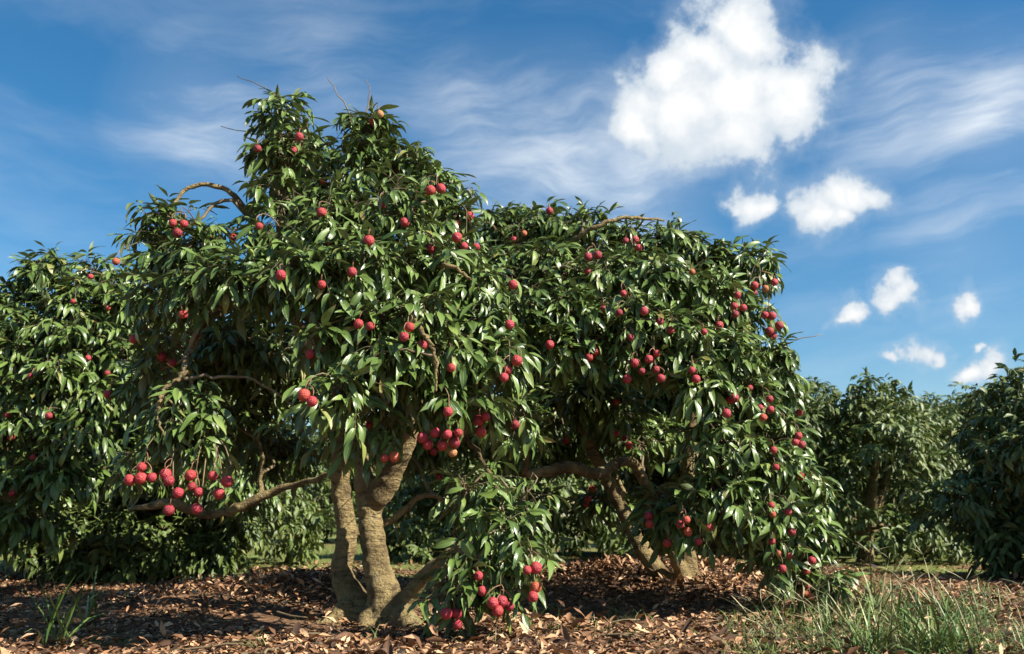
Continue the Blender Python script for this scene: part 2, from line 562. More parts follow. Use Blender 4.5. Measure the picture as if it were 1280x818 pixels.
class Tree:
    def __init__(self, name, base, label, seed, proto=LEAF, mat='leaf', size=(0.048, 0.094)):
        self.base = np.array(base, float)
        self.root = thing(name, tuple(base), label, 'tree', 'lychee trees of the orchard')
        self.rng = np.random.default_rng(seed)
        self.proto, self.mat, self.size = proto, M[mat], size
        self.lobes, self.nodes, self.tw = [], [], Tubes()
        self.sh, self.ra = [], []
        self.parts = 0
        ALL.append(self)

    def stems(self, stems, sides=20, voxel=0.009):
        """stems: list of (points, radii); blended into one trunk."""
        tb = Tubes()
        for pts, rad in stems:
            L = np.linalg.norm(np.diff(np.asarray(pts), axis=0), axis=1).sum()
            n = max(6, int(L / 0.02))
            P = spline(pts, n)
            R = np.interp(np.linspace(0, 1, n), np.linspace(0, 1, len(rad)), rad)
            P = P + self.rng.normal(0, 0.0022, P.shape)
            R = R * (1 + 0.035 * np.sin(np.arange(n) * 1.7 + self.rng.uniform(0, 6)) + self.rng.normal(0, 0.025, n))
            tb.add(P, R, sides, self.rng, 0.03)
            for k in range(0, n, 3):
                self.nodes.append((P[k], R[k]))
        o = link('trunk', tb.mesh('trunk', M['bark'], caps=True), self.root)
        md = o.modifiers.new('blend', 'REMESH')
        md.mode = 'VOXEL'
        md.voxel_size = voxel
        md.use_smooth_shade = True
        sm = o.modifiers.new('smooth', 'SMOOTH')
        sm.factor, sm.iterations = 0.5, 2

    def limb(self, pts, rad, name='branch', sides=9, label=None, keep=True):
        L = np.linalg.norm(np.diff(np.asarray(pts), axis=0), axis=1).sum()
        n = max(5, int(L / 0.03))
        P = spline(pts, n)
        R = np.interp(np.linspace(0, 1, n), np.linspace(0, 1, len(rad)), rad)
        P[1:-1] += self.rng.normal(0, 0.003, P[1:-1].shape)
        R = R * (1 + self.rng.normal(0, 0.05, n))
        tb = Tubes()
        tb.add(P, R, sides, self.rng, 0.04)
        o = link(name, tb.mesh(name, M['bark'] if max(rad) > 0.012 else M['twig'], caps=True), self.root)
        if label:
            o['label'] = label
        if keep:
            for k in range(n):
                self.nodes.append((P[k], R[k]))
        return o

    def lobe(self, c, r):
        self.lobes.append((np.asarray(c, float), np.asarray(r, float)))

    def lobes_px(self, L, dD=0.0, mirror=None, k=1.0):
        for px, py, rx, ry, D in L:
            c = at(px, py, D + dD)
            s = pxm(c)
            self.lobe(c, (rx * s * k, 0.5 * (rx + ry) * s * k, ry * s * k))
            if mirror is not None and D + dD < mirror:
                c2 = c + self.rng.normal(0, 0.06, 3)
                c2[1] = 2 * mirror - c2[1]
                c2[2] = max(c2[2], 0.35)
                self.lobe(c2, (rx * s * 1.1, 0.5 * (rx + ry) * s * 1.1, ry * s * 1.1))

    def branches(self):
        """a bent branch from the nearest wood to the middle of every lobe."""
        order = sorted(self.lobes, key=lambda l: np.linalg.norm(l[0] - self.base))
        for c, r in order:
            P = np.array([n[0] for n in self.nodes])
            Rn = np.array([n[1] for n in self.nodes])
            d = np.linalg.norm(P - c, axis=1) + np.maximum(P[:, 2] - c[2] - 0.1, 0) * 1.2 + np.where(Rn < 0.006, 0.15, 0)
            k = int(np.argmin(d))
            a, ra = P[k], Rn[k]
            L = np.linalg.norm(c - a)
            if L < 0.04:
                continue
            mid = (a + c) / 2 + np.array([0, 0, 0.13 * L]) + self.rng.normal(0, 0.07 * L, 3)
            q1 = a * 0.75 + c * 0.25 + np.array([0, 0, 0.08 * L]) + self.rng.normal(0, 0.05 * L, 3)
            r0 = min(ra * 0.75, 0.006 + 0.018 * L)
            self.limb([a, q1, mid, c], [r0, r0 * 0.8, max(r0 * 0.6, 0.004), 0.004], sides=7)

    def grow(self, density, leaves=(3, 5), pairs=3, low=0.4, inner=0.3):
        """leafy shoots on the shell of the lobes (density per square metre)."""
        rng = self.rng
        C = np.array([l[0] for l in self.lobes])
        R = np.array([l[1] for l in self.lobes])
        mid = C.mean(0)
        for li, (c, r) in enumerate(self.lobes):
            area = 4 * math.pi * float(np.mean(r)) ** 2
            n = max(4, int(area * density * rng.uniform(0.85, 1.15)))
            v = nrm(rng.normal(size=(n, 3)))
            keep = (v[:, 2] > -0.25) | (rng.random(n) < low)
            v = v[keep]
            u = np.where(rng.random(len(v)) < inner, rng.uniform(0.25, 0.7, len(v)), np.where(rng.random(len(v)) < 0.1, rng.uniform(1.05, 1.3, len(v)), rng.uniform(0.8, 1.04, len(v))))
            p = c + v * r * u[:, None]
            q = np.linalg.norm((p[:, None, :] - C[None]) / R[None], axis=2)
            q[:, li] = 9
            ok = (q.min(1) > 0.62) & (p[:, 2] > tz(p[:, 0], p[:, 1]) + 0.10)
            for pp, vv in zip(p[ok], v[ok]):
                out = nrm(vv * 0.8 + nrm(pp - mid) * 0.45 + np.array([0, 0, 0.25]) + rng.normal(0, 0.25, 3))
                self.shoot(pp, out, c, leaves, pairs)

    def shoot(self, tip, d, src, leaves, pairs):
        rng = self.rng
        L = rng.uniform(0.06, 0.14)
        b = tip - d * L
        self.sh.append((src + (b - src) * 0.35, (src + 3 * b) / 4 + rng.normal(0, 0.012, 3), b, tip))
        k = rng.integers(leaves[0], leaves[1] + 1)
        a0 = rng.uniform(0, 6.28)
        for i in range(k):
            self.ra.append((*b, *tip, *d, a0 + i * 2.399, pairs))

    def done(self):
        """all compound leaves at once: a stalk with pairs of drooping leaflets."""
        rng = self.rng
        A = np.array(self.ra)
        n = len(A)
        b, tip, d = A[:, 0:3], A[:, 3:6], A[:, 6:9]
        a = A[:, 9] + rng.normal(0, 0.25, n)
        ex = nrm(np.cross(d, np.array([0.3, 0.2, 0.9])))
        ey = np.cross(d, ex)
        o = b + (tip - b) * rng.uniform(0.3, 1.0, n)[:, None]
        rd = nrm(d * rng.uniform(0.3, 0.85, n)[:, None] + (ex * np.cos(a)[:, None] + ey * np.sin(a)[:, None]) * 0.9 + np.array([0, 0, -0.15]))
        RL = rng.uniform(0.05, 0.115, n)
        dn = np.array([0, 0, 1.0])
        e = o + rd * RL[:, None] - dn * (0.32 * RL)[:, None]
        side = nrm(np.cross(rd, dn) + rng.normal(0, 0.15, (n, 3)))
        nn = A[:, 10] + (rng.random(n) < 0.35)
        hang = rng.uniform(0.05, 0.85, n)
        if self.proto is LEAF:
            sh = np.array(self.sh)
            tt = np.linspace(0, 3, 6)
            Pq = np.stack([sh[:, min(int(x), 2)] * (1 - (x - min(int(x), 2))) + sh[:, min(int(x), 2) + 1] * (x - min(int(x), 2)) for x in tt], 1)
            self.tw.batch(Pq, np.linspace(0.0034, 0.0016, 6), 4)
            self.tw.batch(np.stack([o, (o + e) / 2 + dn * (0.09 * RL)[:, None], e], 1), np.array([0.0013, 0.0011, 0.0007]), 3)
        LP, LR, LV = [], [], []
        for j in range(int(nn.max())):
            for sgn in (-1, 1):
                ok = (j < nn) & (rng.random(n) > 0.1)
                m = int(ok.sum())
                f = ((j + 1) / nn[ok])[:, None]
                q = o[ok] + (e[ok] - o[ok]) * (0.25 + 0.75 * f)
                droop = hang[ok] + rng.uniform(-0.2, 0.25, m)
                ld = nrm(rd[ok] * (0.4 + 0.4 * f) + side[ok] * sgn * rng.uniform(0.4, 0.85, m)[:, None] - dn * droop[:, None] + rng.normal(0, 0.13, (m, 3)))
                up = nrm(dn * 0.75 + d[ok] * 0.6 + side[ok] * sgn * 0.25 + rng.normal(0, 0.28, (m, 3)))
                sz = rng.uniform(*self.size, m) * (0.85 + 0.3 * f[:, 0])
                R = frames(ld, up) * np.stack([sz * rng.uniform(0.8, 1.15, m), sz, sz], 1)[:, None, :]
                LP.append(q + ld * 0.004)
                LR.append(R)
                LV.append(rng.integers(0, len(self.proto.v), m))
        self.lp, self.lr, self.lv = np.concatenate(LP), np.concatenate(LR), np.concatenate(LV)

    def build(self, single):
        """the leaves that show largest become parts, the others one crown."""
        mask = np.zeros(len(self.lp), bool)
        mask[single] = True
        for k in np.nonzero(mask)[0]:
            o = link('leaf', self.proto.single(int(self.lv[k]), self.mat, 'leaf'), self.root)
            o.matrix_basis = mat4(self.lp[k], self.lr[k])
        rest = ~mask
        if rest.any():
            c = link('crown', self.proto.many('crown', self.lp[rest], self.lr[rest], self.lv[rest], self.mat), self.root)
            c['kind'] = 'stuff'
        if self.tw.n:
            o = link('twigs', self.tw.mesh('twigs', M['twig']), self.root)
            o['kind'] = 'stuff'

def quad_soup(trees):
    V, ids = [], []
    for ti, T in enumerate(trees):
        x, y = T.lr[:, :, 0], T.lr[:, :, 1]
        z = T.lr[:, :, 2]
        a, m, b = T.lp, T.lp + y * 0.52 - z * 0.1, T.lp + y * 0.93 - z * 0.28
        V.append(np.stack([a, m + x * 0.14, b, m - x * 0.14], 1).reshape(-1, 3))
        ids += [(ti, k) for k in range(len(T.lp))]
    V = np.concatenate(V)
    n = len(V) // 4
    faces = np.arange(n * 4).reshape(n, 4)
    return BVHTree.FromPolygons(V.tolist(), faces.tolist()), ids, V.reshape(-1, 4, 3)

# --- tree with the twin stems
DT1 = 3.78
b1 = ground_at(468, 776)
t1 = Tree('lychee_tree', b1, 'tall lychee tree with twin tan stems, red fruit and a twin-peaked crown', 21)
P = lambda px, py, D: at(px, py, D)
b = b1
t1.stems([
    ([P(452, 790, 3.76), P(442, 752, 3.80), P(427, 716, 3.84), P(434, 668, 3.88), P(426, 610, 3.90), P(424, 555, 3.84), P(412, 480, 3.82), P(395, 400, 3.75)], [0.10, 0.060, 0.045, 0.043, 0.040, 0.037, 0.032, 0.024]),
    ([P(482, 795, 3.68), P(482, 755, 3.68), P(472, 710, 3.70), P(463, 655, 3.72), P(458, 615, 3.74), P(447, 560, 3.76), P(448, 480, 3.74), P(455, 380, 3.7)], [0.12, 0.070, 0.053, 0.048, 0.048, 0.039, 0.032, 0.024]),
    ([P(458, 640, 3.72), P(478, 612, 3.70), P(497, 575, 3.66), P(510, 540, 3.62), P(530, 480, 3.58), P(560, 400, 3.5)], [0.045, 0.05, 0.044, 0.044, 0.032, 0.024]),
    ([P(478, 768, 3.66), P(500, 756, 3.62), P(518, 738, 3.58), P(534, 716, 3.54), P(565, 690, 3.45), P(600, 668, 3.35)], [0.06, 0.042, 0.032, 0.028, 0.018, 0.01]),
    ([P(436, 764, 3.76), P(420, 776, 3.72), P(398, 786, 3.68), P(376, 794, 3.66)], [0.06, 0.042, 0.028, 0.012]),
    ([P(465, 775, 3.68), P(458, 790, 3.58), P(446, 802, 3.48)], [0.06, 0.042, 0.016]),
    ([P(500, 772, 3.6), P(515, 784, 3.52), P(536, 796, 3.42)], [0.06, 0.042, 0.016]),
])
t1.limb([P(428, 592, 3.86), P(385, 602, 4.0), P(345, 614, 4.08), P(300, 634, 4.1), P(262, 644, 4.05), P(215, 630, 4.0), P(160, 637, 3.95)], [0.012, 0.012, 0.018, 0.023, 0.018, 0.024, 0.008], label='low sunlit limb running sideways')
t1.limb([P(412, 480, 3.82), P(370, 400, 3.7), P(352, 300, 3.6), P(352, 200, 3.6), P(352, 150, 3.6)], [0.036, 0.028, 0.02, 0.012, 0.006])
t1.limb([P(455, 380, 3.7), P(455, 300, 3.65), P(458, 220, 3.62), P(462, 160, 3.6)], [0.026, 0.02, 0.012, 0.006])
t1.limb([P(560, 400, 3.5), P(575, 330, 3.5), P(560, 260, 3.5)], [0.022, 0.016, 0.008])
t1.limb([P(395, 400, 3.75), P(320, 380, 3.6), P(260, 400, 3.4), P(234, 450, 3.12), P(228, 470, 3.0), P(205, 488, 2.95), P(196, 515, 2.93), P(205, 545, 2.9)], [0.02, 0.016, 0.013, 0.010, 0.009, 0.007, 0.005, 0.003], label='bent bare limb above the hanging fruit')
t1.limb([P(370, 400, 3.7), P(330, 300, 3.55), P(296, 248, 3.5), P(262, 232, 3.48), P(232, 238, 3.46), P(214, 262, 3.42)], [0.02, 0.016, 0.011, 0.010, 0.008, 0.005], label='arching bare limb against the sky')
t1.limb([P(310, 270, 3.52), P(286, 250, 3.48), P(262, 262, 3.44), P(248, 276, 3.4)], [0.01, 0.008, 0.007, 0.005])
t1.limb([P(510, 535, 3.62), P(545, 530, 3.4), P(580, 545, 3.2), P(612, 590, 3.12), P(630, 640, 3.08)], [0.016, 0.012, 0.009, 0.007, 0.004])
t1.limb([P(560, 400, 3.5), P(540, 345, 3.15), P(560, 332, 3.0), P(590, 350, 2.98)], [0.014, 0.011, 0.008, 0.005])
t1.limb([P(520, 470, 3.55), P(515, 400, 3.0), P(530, 420, 2.85), P(543, 440, 2.83), P(545, 490, 2.85)], [0.016, 0.01, 0.007, 0.006, 0.004])
L1 = [(350, 138, 22, 28, 3.5), (378, 168, 18, 28, 3.46), (352, 190, 30, 34, 3.42), (463, 152, 24, 24, 3.5), (456, 188, 20, 30, 3.46), (500, 205, 36, 30, 3.44), (540, 228, 30, 30, 3.4), (425, 246, 40, 26, 3.35), (350, 245, 36, 32, 3.34),
      (565, 272, 32, 36, 3.36), (500, 262, 50, 40, 3.2), (425, 280, 50, 38, 3.14), (350, 295, 46, 38, 3.15), (212, 270, 32, 26, 3.4), (255, 308, 36, 28, 3.26), (198, 312, 26, 34, 3.36), (210, 360, 34, 36, 3.28),
      (260, 355, 44, 36, 3.14), (318, 345, 50, 40, 3.02), (388, 338, 52, 38, 2.92), (460, 330, 52, 40, 2.94), (535, 325, 50, 42, 3.05), (588, 350, 34, 40, 3.12), (596, 400, 38, 38, 3.06), (520, 395, 52, 38, 2.90),
      (440, 395, 44, 34, 2.90), (395, 410, 32, 22, 2.88), (560, 440, 44, 34, 2.93), (490, 445, 50, 30, 2.86), (425, 488, 46, 32, 2.80), (545, 490, 40, 30, 2.90), (478, 522, 34, 20, 3.0), (390, 522, 26, 20, 3.1), (432, 540, 26, 14, 3.0), (620, 440, 30, 34, 3.0), (605, 485, 30, 26, 3.0),
      (240, 500, 38, 28, 2.98), (215, 540, 38, 26, 2.96), (262, 545, 28, 22, 3.0), (205, 425, 32, 28, 3.45), (180, 470, 22, 26, 3.6), (165, 572, 18, 14, 2.98), (285, 420, 40, 30, 3.85), (345, 440, 40, 30, 3.9),
      (585, 612, 30, 18, 3.0), (620, 604, 34, 18, 3.05), (656, 630, 16, 24, 3.05), (590, 660, 32, 26, 2.96), (625, 662, 34, 28, 3.0), (582, 712, 20, 16, 2.95), (562, 738, 20, 14, 2.98), (618, 732, 30, 16, 3.0), (656, 688, 16, 18, 3.02), (622, 705, 32, 20, 3.0)]
t1.lobes_px(L1, 0.08, mirror=DT1, k=0.82)
for px, py, rx, ry, D in ((265, 455, 34, 30, 4.15), (335, 470, 34, 30, 4.2), (300, 525, 34, 26, 4.2), (390, 480, 30, 26, 4.2), (240, 540, 26, 22, 4.1)):
    t1.lobes_px([(px, py, rx, ry, D)])        # the far side of the crown, seen through the hollow
t1.branches()
t1.grow(178)
for pts in ([(352, 190), (348, 128), (325, 108), (296, 95)], [(360, 200), (335, 172), (310, 166), (276, 158)], [(462, 190), (458, 140), (462, 115), (458, 100)], [(446, 190), (440, 150), (422, 116), (409, 98)]):
    t1.limb([P(x, y, 3.58) for x, y in pts], [0.004, 0.0032, 0.0022, 0.0014], name='twig', sides=5, keep=False)

# --- its neighbour with the long dark hollow under the crown
DT2 = 4.62
b2 = ground_at(868, 752)
t2 = Tree('lychee_tree', b2, 'broad lychee tree with short dark trunk, red fruit and deep hollow under its crown', 22, size=(0.050, 0.096))
t2.stems([
    ([P(880, 766, 4.54), P(872, 742, 4.58), P(860, 700, 4.62), P(858, 640, 4.65), P(862, 560, 4.65), P(870, 470, 4.6)], [0.075, 0.05, 0.042, 0.038, 0.03, 0.022]),
    ([P(868, 745, 4.6), P(850, 712, 4.55), P(838, 685, 4.5), P(820, 640, 4.5), P(790, 578, 4.45), P(745, 592, 4.3), P(715, 584, 4.25), P(690, 588, 4.2), P(655, 594, 4.15)], [0.05, 0.032, 0.027, 0.026, 0.026, 0.026, 0.03, 0.028, 0.018]),
    ([P(868, 745, 4.6), P(835, 728, 4.6), P(805, 690, 4.65), P(780, 640, 4.7), P(740, 560, 4.7), P(700, 470, 4.6)], [0.06, 0.045, 0.042, 0.036, 0.032, 0.022]),
    ([P(862, 660, 4.64), P(895, 610, 4.6), P(925, 540, 4.5), P(935, 480, 4.4)], [0.04, 0.036, 0.028, 0.018]),
    ([P(884, 760, 4.5), P(896, 770, 4.44), P(905, 776, 4.4)], [0.06, 0.04, 0.02]),
], voxel=0.011)
t2.limb([P(870, 470, 4.6), P(860, 400, 4.5), P(850, 340, 4.4), P(830, 305, 4.3)], [0.028, 0.02, 0.014, 0.006])
t2.limb([P(700, 470, 4.6), P(690, 350, 4.4), P(712, 308, 4.22), P(742, 284, 4.15), P(790, 272, 4.15), P(830, 276, 4.2)], [0.022, 0.017, 0.014, 0.011, 0.009, 0.005], label='bare grey limb along the top of the crown')
t2.limb([P(690, 380, 4.4), P(682, 345, 4.05), P(700, 334, 3.95), P(722, 338, 3.9)], [0.012, 0.009, 0.007, 0.004])
t2.limb([P(700, 440, 4.55), P(660, 330, 4.45), P(620, 286, 4.4), P(596, 276, 4.3)], [0.014, 0.012, 0.009, 0.004])
L2 = [(640, 282, 34, 28, 4.4), (685, 278, 38, 26, 4.3), (735, 286, 40, 28, 4.2), (790, 300, 42, 26, 4.15), (845, 302, 36, 28, 4.15), (895, 318, 36, 28, 4.15), (935, 335, 30, 30, 4.2), (640, 330, 40, 36, 4.15), (690, 330, 44, 36, 3.95), (750, 340, 46, 36, 3.85), (815, 345, 46, 36, 3.82), (875, 360, 44, 36, 3.85),
      (925, 392, 36, 36, 3.95), (955, 445, 34, 38, 3.95), (665, 385, 44, 38, 3.75), (725, 390, 46, 36, 3.68), (790, 395, 46, 36, 3.66), (850, 410, 46, 36, 3.7), (905, 440, 44, 40, 3.75), (975, 480, 26, 34, 4.0), (660, 430, 34, 30, 3.72), (705, 430, 40, 28, 3.66), (760, 436, 36, 26, 3.66), (810, 440, 34, 26, 3.66),
      (870, 480, 44, 38, 3.66), (930, 500, 42, 40, 3.75), (978, 545, 28, 40, 3.85), (905, 550, 46, 40, 3.64), (955, 580, 42, 40, 3.68), (1000, 610, 30, 38, 3.85), (900, 612, 44, 36, 3.6), (955, 640, 42, 36, 3.64), (1005, 665, 30, 34, 3.78), (865, 645, 34, 24, 3.66), (825, 635, 32, 24, 3.85), (965, 690, 36, 26, 3.66), (1022, 720, 28, 18, 3.7), (1000, 715, 28, 24, 3.72),
      (775, 510, 26, 34, 4.45), (800, 560, 30, 26, 4.5), (640, 520, 24, 20, 3.6)]
t2.lobes_px(L2, 0.14, mirror=DT2, k=0.84)
t2.lobes_px([(690, 505, 36, 30, 5.0), (755, 530, 36, 30, 5.05), (640, 550, 30, 26, 5.1), (700, 560, 30, 22, 5.2), (815, 540, 30, 28, 5.1), (600, 520, 30, 26, 4.9)])
t2.branches()
t2.grow(165)
t2.limb([P(985, 425, 4.05), P(1005, 424, 4.05), P(1028, 418, 4.05)], [0.003, 0.0022, 0.0014], name='twig', sides=5, keep=False)

# --- the tree beyond the twin-stemmed one, cut by the frame
DT3 = 5.7
b3 = (at(-30, 700, DT3)[0], DT3, float(tz(at(-30, 700, DT3)[0], DT3)))
t3 = Tree('lychee_tree', b3, 'shaded lychee tree half hidden by the twin-stemmed tree, dark bush at its foot', 23, size=(0.06, 0.104))
v = Vector(b3)
t3.stems([
    ([v + Vector(p) for p in ((0, 0, -.05), (0.02, 0, .3), (-.1, .05, .7), (-.2, .1, 1.2))], [.08, .055, .045, .03]),
    ([v + Vector(p) for p in ((0.02, 0, -.02), (0.15, -.1, .35), (0.4, -.25, .75), (.5, -.3, 1.2))], [.08, .055, .045, .025]),
], voxel=0.014)
L3 = [(62, 345, 34, 26, 5.2), (62, 322, 14, 14, 5.2), (120, 338, 30, 26, 5.2), (20, 372, 36, 28, 5.2), (90, 375, 46, 32, 5.05), (150, 370, 34, 36, 5.1), (30, 415, 48, 36, 5.0), (100, 425, 50, 38, 4.95), (160, 440, 36, 38, 5.05), (10, 470, 44, 38, 4.95), (75, 480, 48, 38, 4.9), (140, 500, 40, 36, 4.95),
      (30, 530, 46, 36, 4.9), (100, 540, 46, 34, 4.9), (20, 590, 42, 32, 4.95), (85, 595, 44, 30, 4.95), (160, 585, 44, 30, 5.2), (-40, 400, 50, 40, 5.1), (-90, 430, 50, 45, 5.2), (-50, 480, 50, 45, 5.0), (-110, 520, 50, 45, 5.2), (-50, 560, 50, 40, 5.1), (-120, 600, 50, 40, 5.3), (-160, 480, 40, 50, 5.4), (230, 560, 40, 30, 5.5), (270, 600, 40, 26, 5.5), (20, 640, 40, 20, 5.0), (60, 655, 34, 16, 5.2), (-20, 660, 40, 16, 5.1), (-70, 640, 40, 20, 5.1)]
t3.lobes_px(L3, 0.0, mirror=DT3, k=0.85)
t3.branches()
t3.grow(100, pairs=3)

# --- dark bush on the litter
bb = ground_at(185, 728)
t3b = Tree('low_bush', bb, 'low dark leafy bush on the litter under the bare limb', 31, LEAF_FAR, 'leaf_far', (0.06, 0.09))
t3b.root['category'] = 'bush'
del t3b.root['group']
v = Vector(bb)
t3b.stems([([v + Vector(p) for p in ((0, 0, -.03), (-.05, .02, .12), (-.2, .02, .28))], [.02, .014, .008]), ([v + Vector(p) for p in ((0.01, 0, -.03), (.08, .02, .12), (.25, 0, .25))], [.02, .014, .008])], voxel=0.006)
D0 = float(bb[1])
t3b.lobes_px([(70, 695, 34, 30, D0), (110, 680, 38, 36, D0), (160, 675, 40, 38, D0), (210, 680, 40, 36, D0), (255, 690, 38, 32, D0 + .05), (280, 705, 26, 24, D0 + .05), (90, 710, 40, 24, D0 - .1), (150, 708, 40, 26, D0 - .1), (210, 710, 40, 26, D0 - .1)], mirror=D0 + 0.15)
t3b.branches()
t3b.grow(150, pairs=3)

# --- the other trees of the orchard
def orchard_tree(px, D, r, h, seed, label, skirt=0.35, density=46, py=None):
    x = (px - CX) / F * D * 1.0
    base = np.array([x, D, float(tz(x, D))])
    T = Tree('lychee_tree', base, label, seed, LEAF_FAR, 'leaf_far', (0.062, 0.10))
    rg = T.rng
    v = base
    T.stems([([v + np.array(p) * np.array([r, r, h]) for p in ((0, 0, -.03), (a * .05, bq * .05, .15), (a * .25, bq * .25, .38), (a * .45, bq * .45, .62))], [.085, .06, .045, .025]) for a, bq in ((1, .3), (-.8, .5), (.1, -1))], sides=10, voxel=0.02)
    n = int(30 * (r / 0.9) ** 2) + 8
    for k in range(n):
        a = k * 2.39996 + rg.normal(0, 0.2)
        f = (k + 0.5) / n
        zz = skirt + (h - skirt) * (1 - f) - 0.12
        prof = math.sqrt(max(0.0, 1 - ((zz - skirt * 1.1) / (h - skirt)) ** 2))
        rr = (r - 0.16) * max(prof, 0.15) * rg.uniform(0.72, 1.15)
        zz += rg.normal(0, 0.06)
        lr = rg.uniform(0.17, 0.27) * (0.7 + 0.35 * r)
        T.lobe(v + np.array([math.cos(a) * rr, math.sin(a) * rr, zz]), (lr, lr, lr * rg.uniform(0.75, 0.95)))
    for k in range(5):
        T.lobe(v + np.array([rg.normal(0, r * .3), rg.normal(0, r * .3), h * rg.uniform(0.5, 0.8)]), (0.25, 0.25, 0.22))
    T.branches()
    T.grow(density, leaves=(3, 4), pairs=3)
    return T

t4 = orchard_tree(1068, 8.6, 0.95, 1.66, 41, 'rounded lychee tree without fruit, sunlit, behind the broad tree with the hollow', skirt=0.22)
t6 = orchard_tree(1385, 5.9, 1.0, 1.42, 42, 'dark lychee tree in shade beside the tall grass, cut by the frame', density=56, skirt=0.2)
t5 = orchard_tree(1185, 12.0, 1.2, 2.0, 43, 'distant lychee tree filling the gap between sunlit and shaded trees', density=36)
t7 = orchard_tree(235, 7.4, 1.0, 1.6, 44, 'lychee tree seen behind the twin stems and the low sunlit limb', density=44, skirt=0.18)
t8 = orchard_tree(650, 8.8, 1.2, 1.55, 45, 'lychee tree seen under the long bare limb, beyond the grassy patch', density=40, skirt=0.22)
t9 = orchard_tree(905, 9.5, 1.0, 1.5, 46, 'lychee tree in shadow directly behind the short dark trunk', density=36, skirt=0.22)
t10 = orchard_tree(500, 15.0, 1.3, 1.9, 47, 'far lychee tree glimpsed beside the skirt of hanging leaves and fruit', density=30, skirt=0.25)
t11 = orchard_tree(130, 10.5, 1.1, 1.6, 48, 'far lychee tree glimpsed over the low dark bush', density=34, skirt=0.15)
orchard_tree(640 + 5.2 / 4.9 * F, 4.9, 1.1, 2.3, 49, 'unseen lychee tree out of frame, added to shade the dark tree', density=30)  # added outside the view, towards the sun, so its crown shades the dark tree
orchard_tree(1118, 10.4, 0.95, 1.6, 50, 'lychee tree standing between the rounded tree and the distant one', density=36)
orchard_tree(375, 14.0, 1.2, 1.7, 51, 'far lychee tree across the sunlit turf behind the twin stems', density=28)
orchard_tree(880, 12.5, 1.3, 1.8, 52, 'far lychee tree closing the row behind the short dark trunk', density=28, skirt=0.15)
orchard_tree(1010, 11.5, 1.1, 1.6, 53, 'far lychee tree showing low beside the rounded sunlit tree', density=28, skirt=0.15)
FRONT = [t1, t2, t3, t3b, t4, t6, t5, t7, t8, t9, t10, t11]
for T in ALL:
    T.done()

# ------------------------------------------------------------------ which leaves the camera meets, and where the fruit hangs
bvh, ids, QV = quad_soup(ALL)
first = {}
for ti, T in enumerate(ALL):
    first[ti] = len(ids) if False else None
off = np.cumsum([0] + [len(T.lp) for T in ALL])
cam_v = Vector(CAM)
cen = QV.mean(1)
rel = cen - CAM
dep = rel @ FW
u = rel[:, 0] / dep * F + CX
vv = CY - (rel @ UP) / dep * F
inside = (u > 4) & (u < 1276) & (vv > 4) & (vv < 814) & (dep > 0.3)
def proj(p):
    r = p - CAM
    dd = r @ FW
    return np.stack([r[..., 0] / dd * F, (r @ UP) / dd * F], -1)
q2 = proj(QV)
d1, d2 = q2[:, 2] - q2[:, 0], q2[:, 3] - q2[:, 1]
parea = np.abs(d1[:, 0] * d2[:, 1] - d1[:, 1] * d2[:, 0]) / 2
LIMITS = {0: 300, 1: 300, 2: 300, 4: 200, 5: 200}
SINGLE = {}
for ti, T in enumerate(ALL):
    lim = LIMITS.get(ti, 0)
    idx = np.arange(off[ti], off[ti + 1])
    idx = idx[inside[idx]]
    idx = idx[np.argsort(-parea[idx])]
    got = []
    for k in idx[:6000]:
        if len(got) >= lim:
            break
        seen = 0
        for pt in (cen[k], QV[k, 0] * .3 + QV[k, 2] * .7, QV[k, 0] * .7 + QV[k, 2] * .3):
            dv = Vector(pt) - cam_v
            hit = bvh.ray_cast(cam_v, dv.normalized(), dv.length + 0.05)
            if hit[2] == k:
                seen += 1
        if seen >= 2:
            got.append(int(k - off[ti]))
    SINGLE[ti] = got

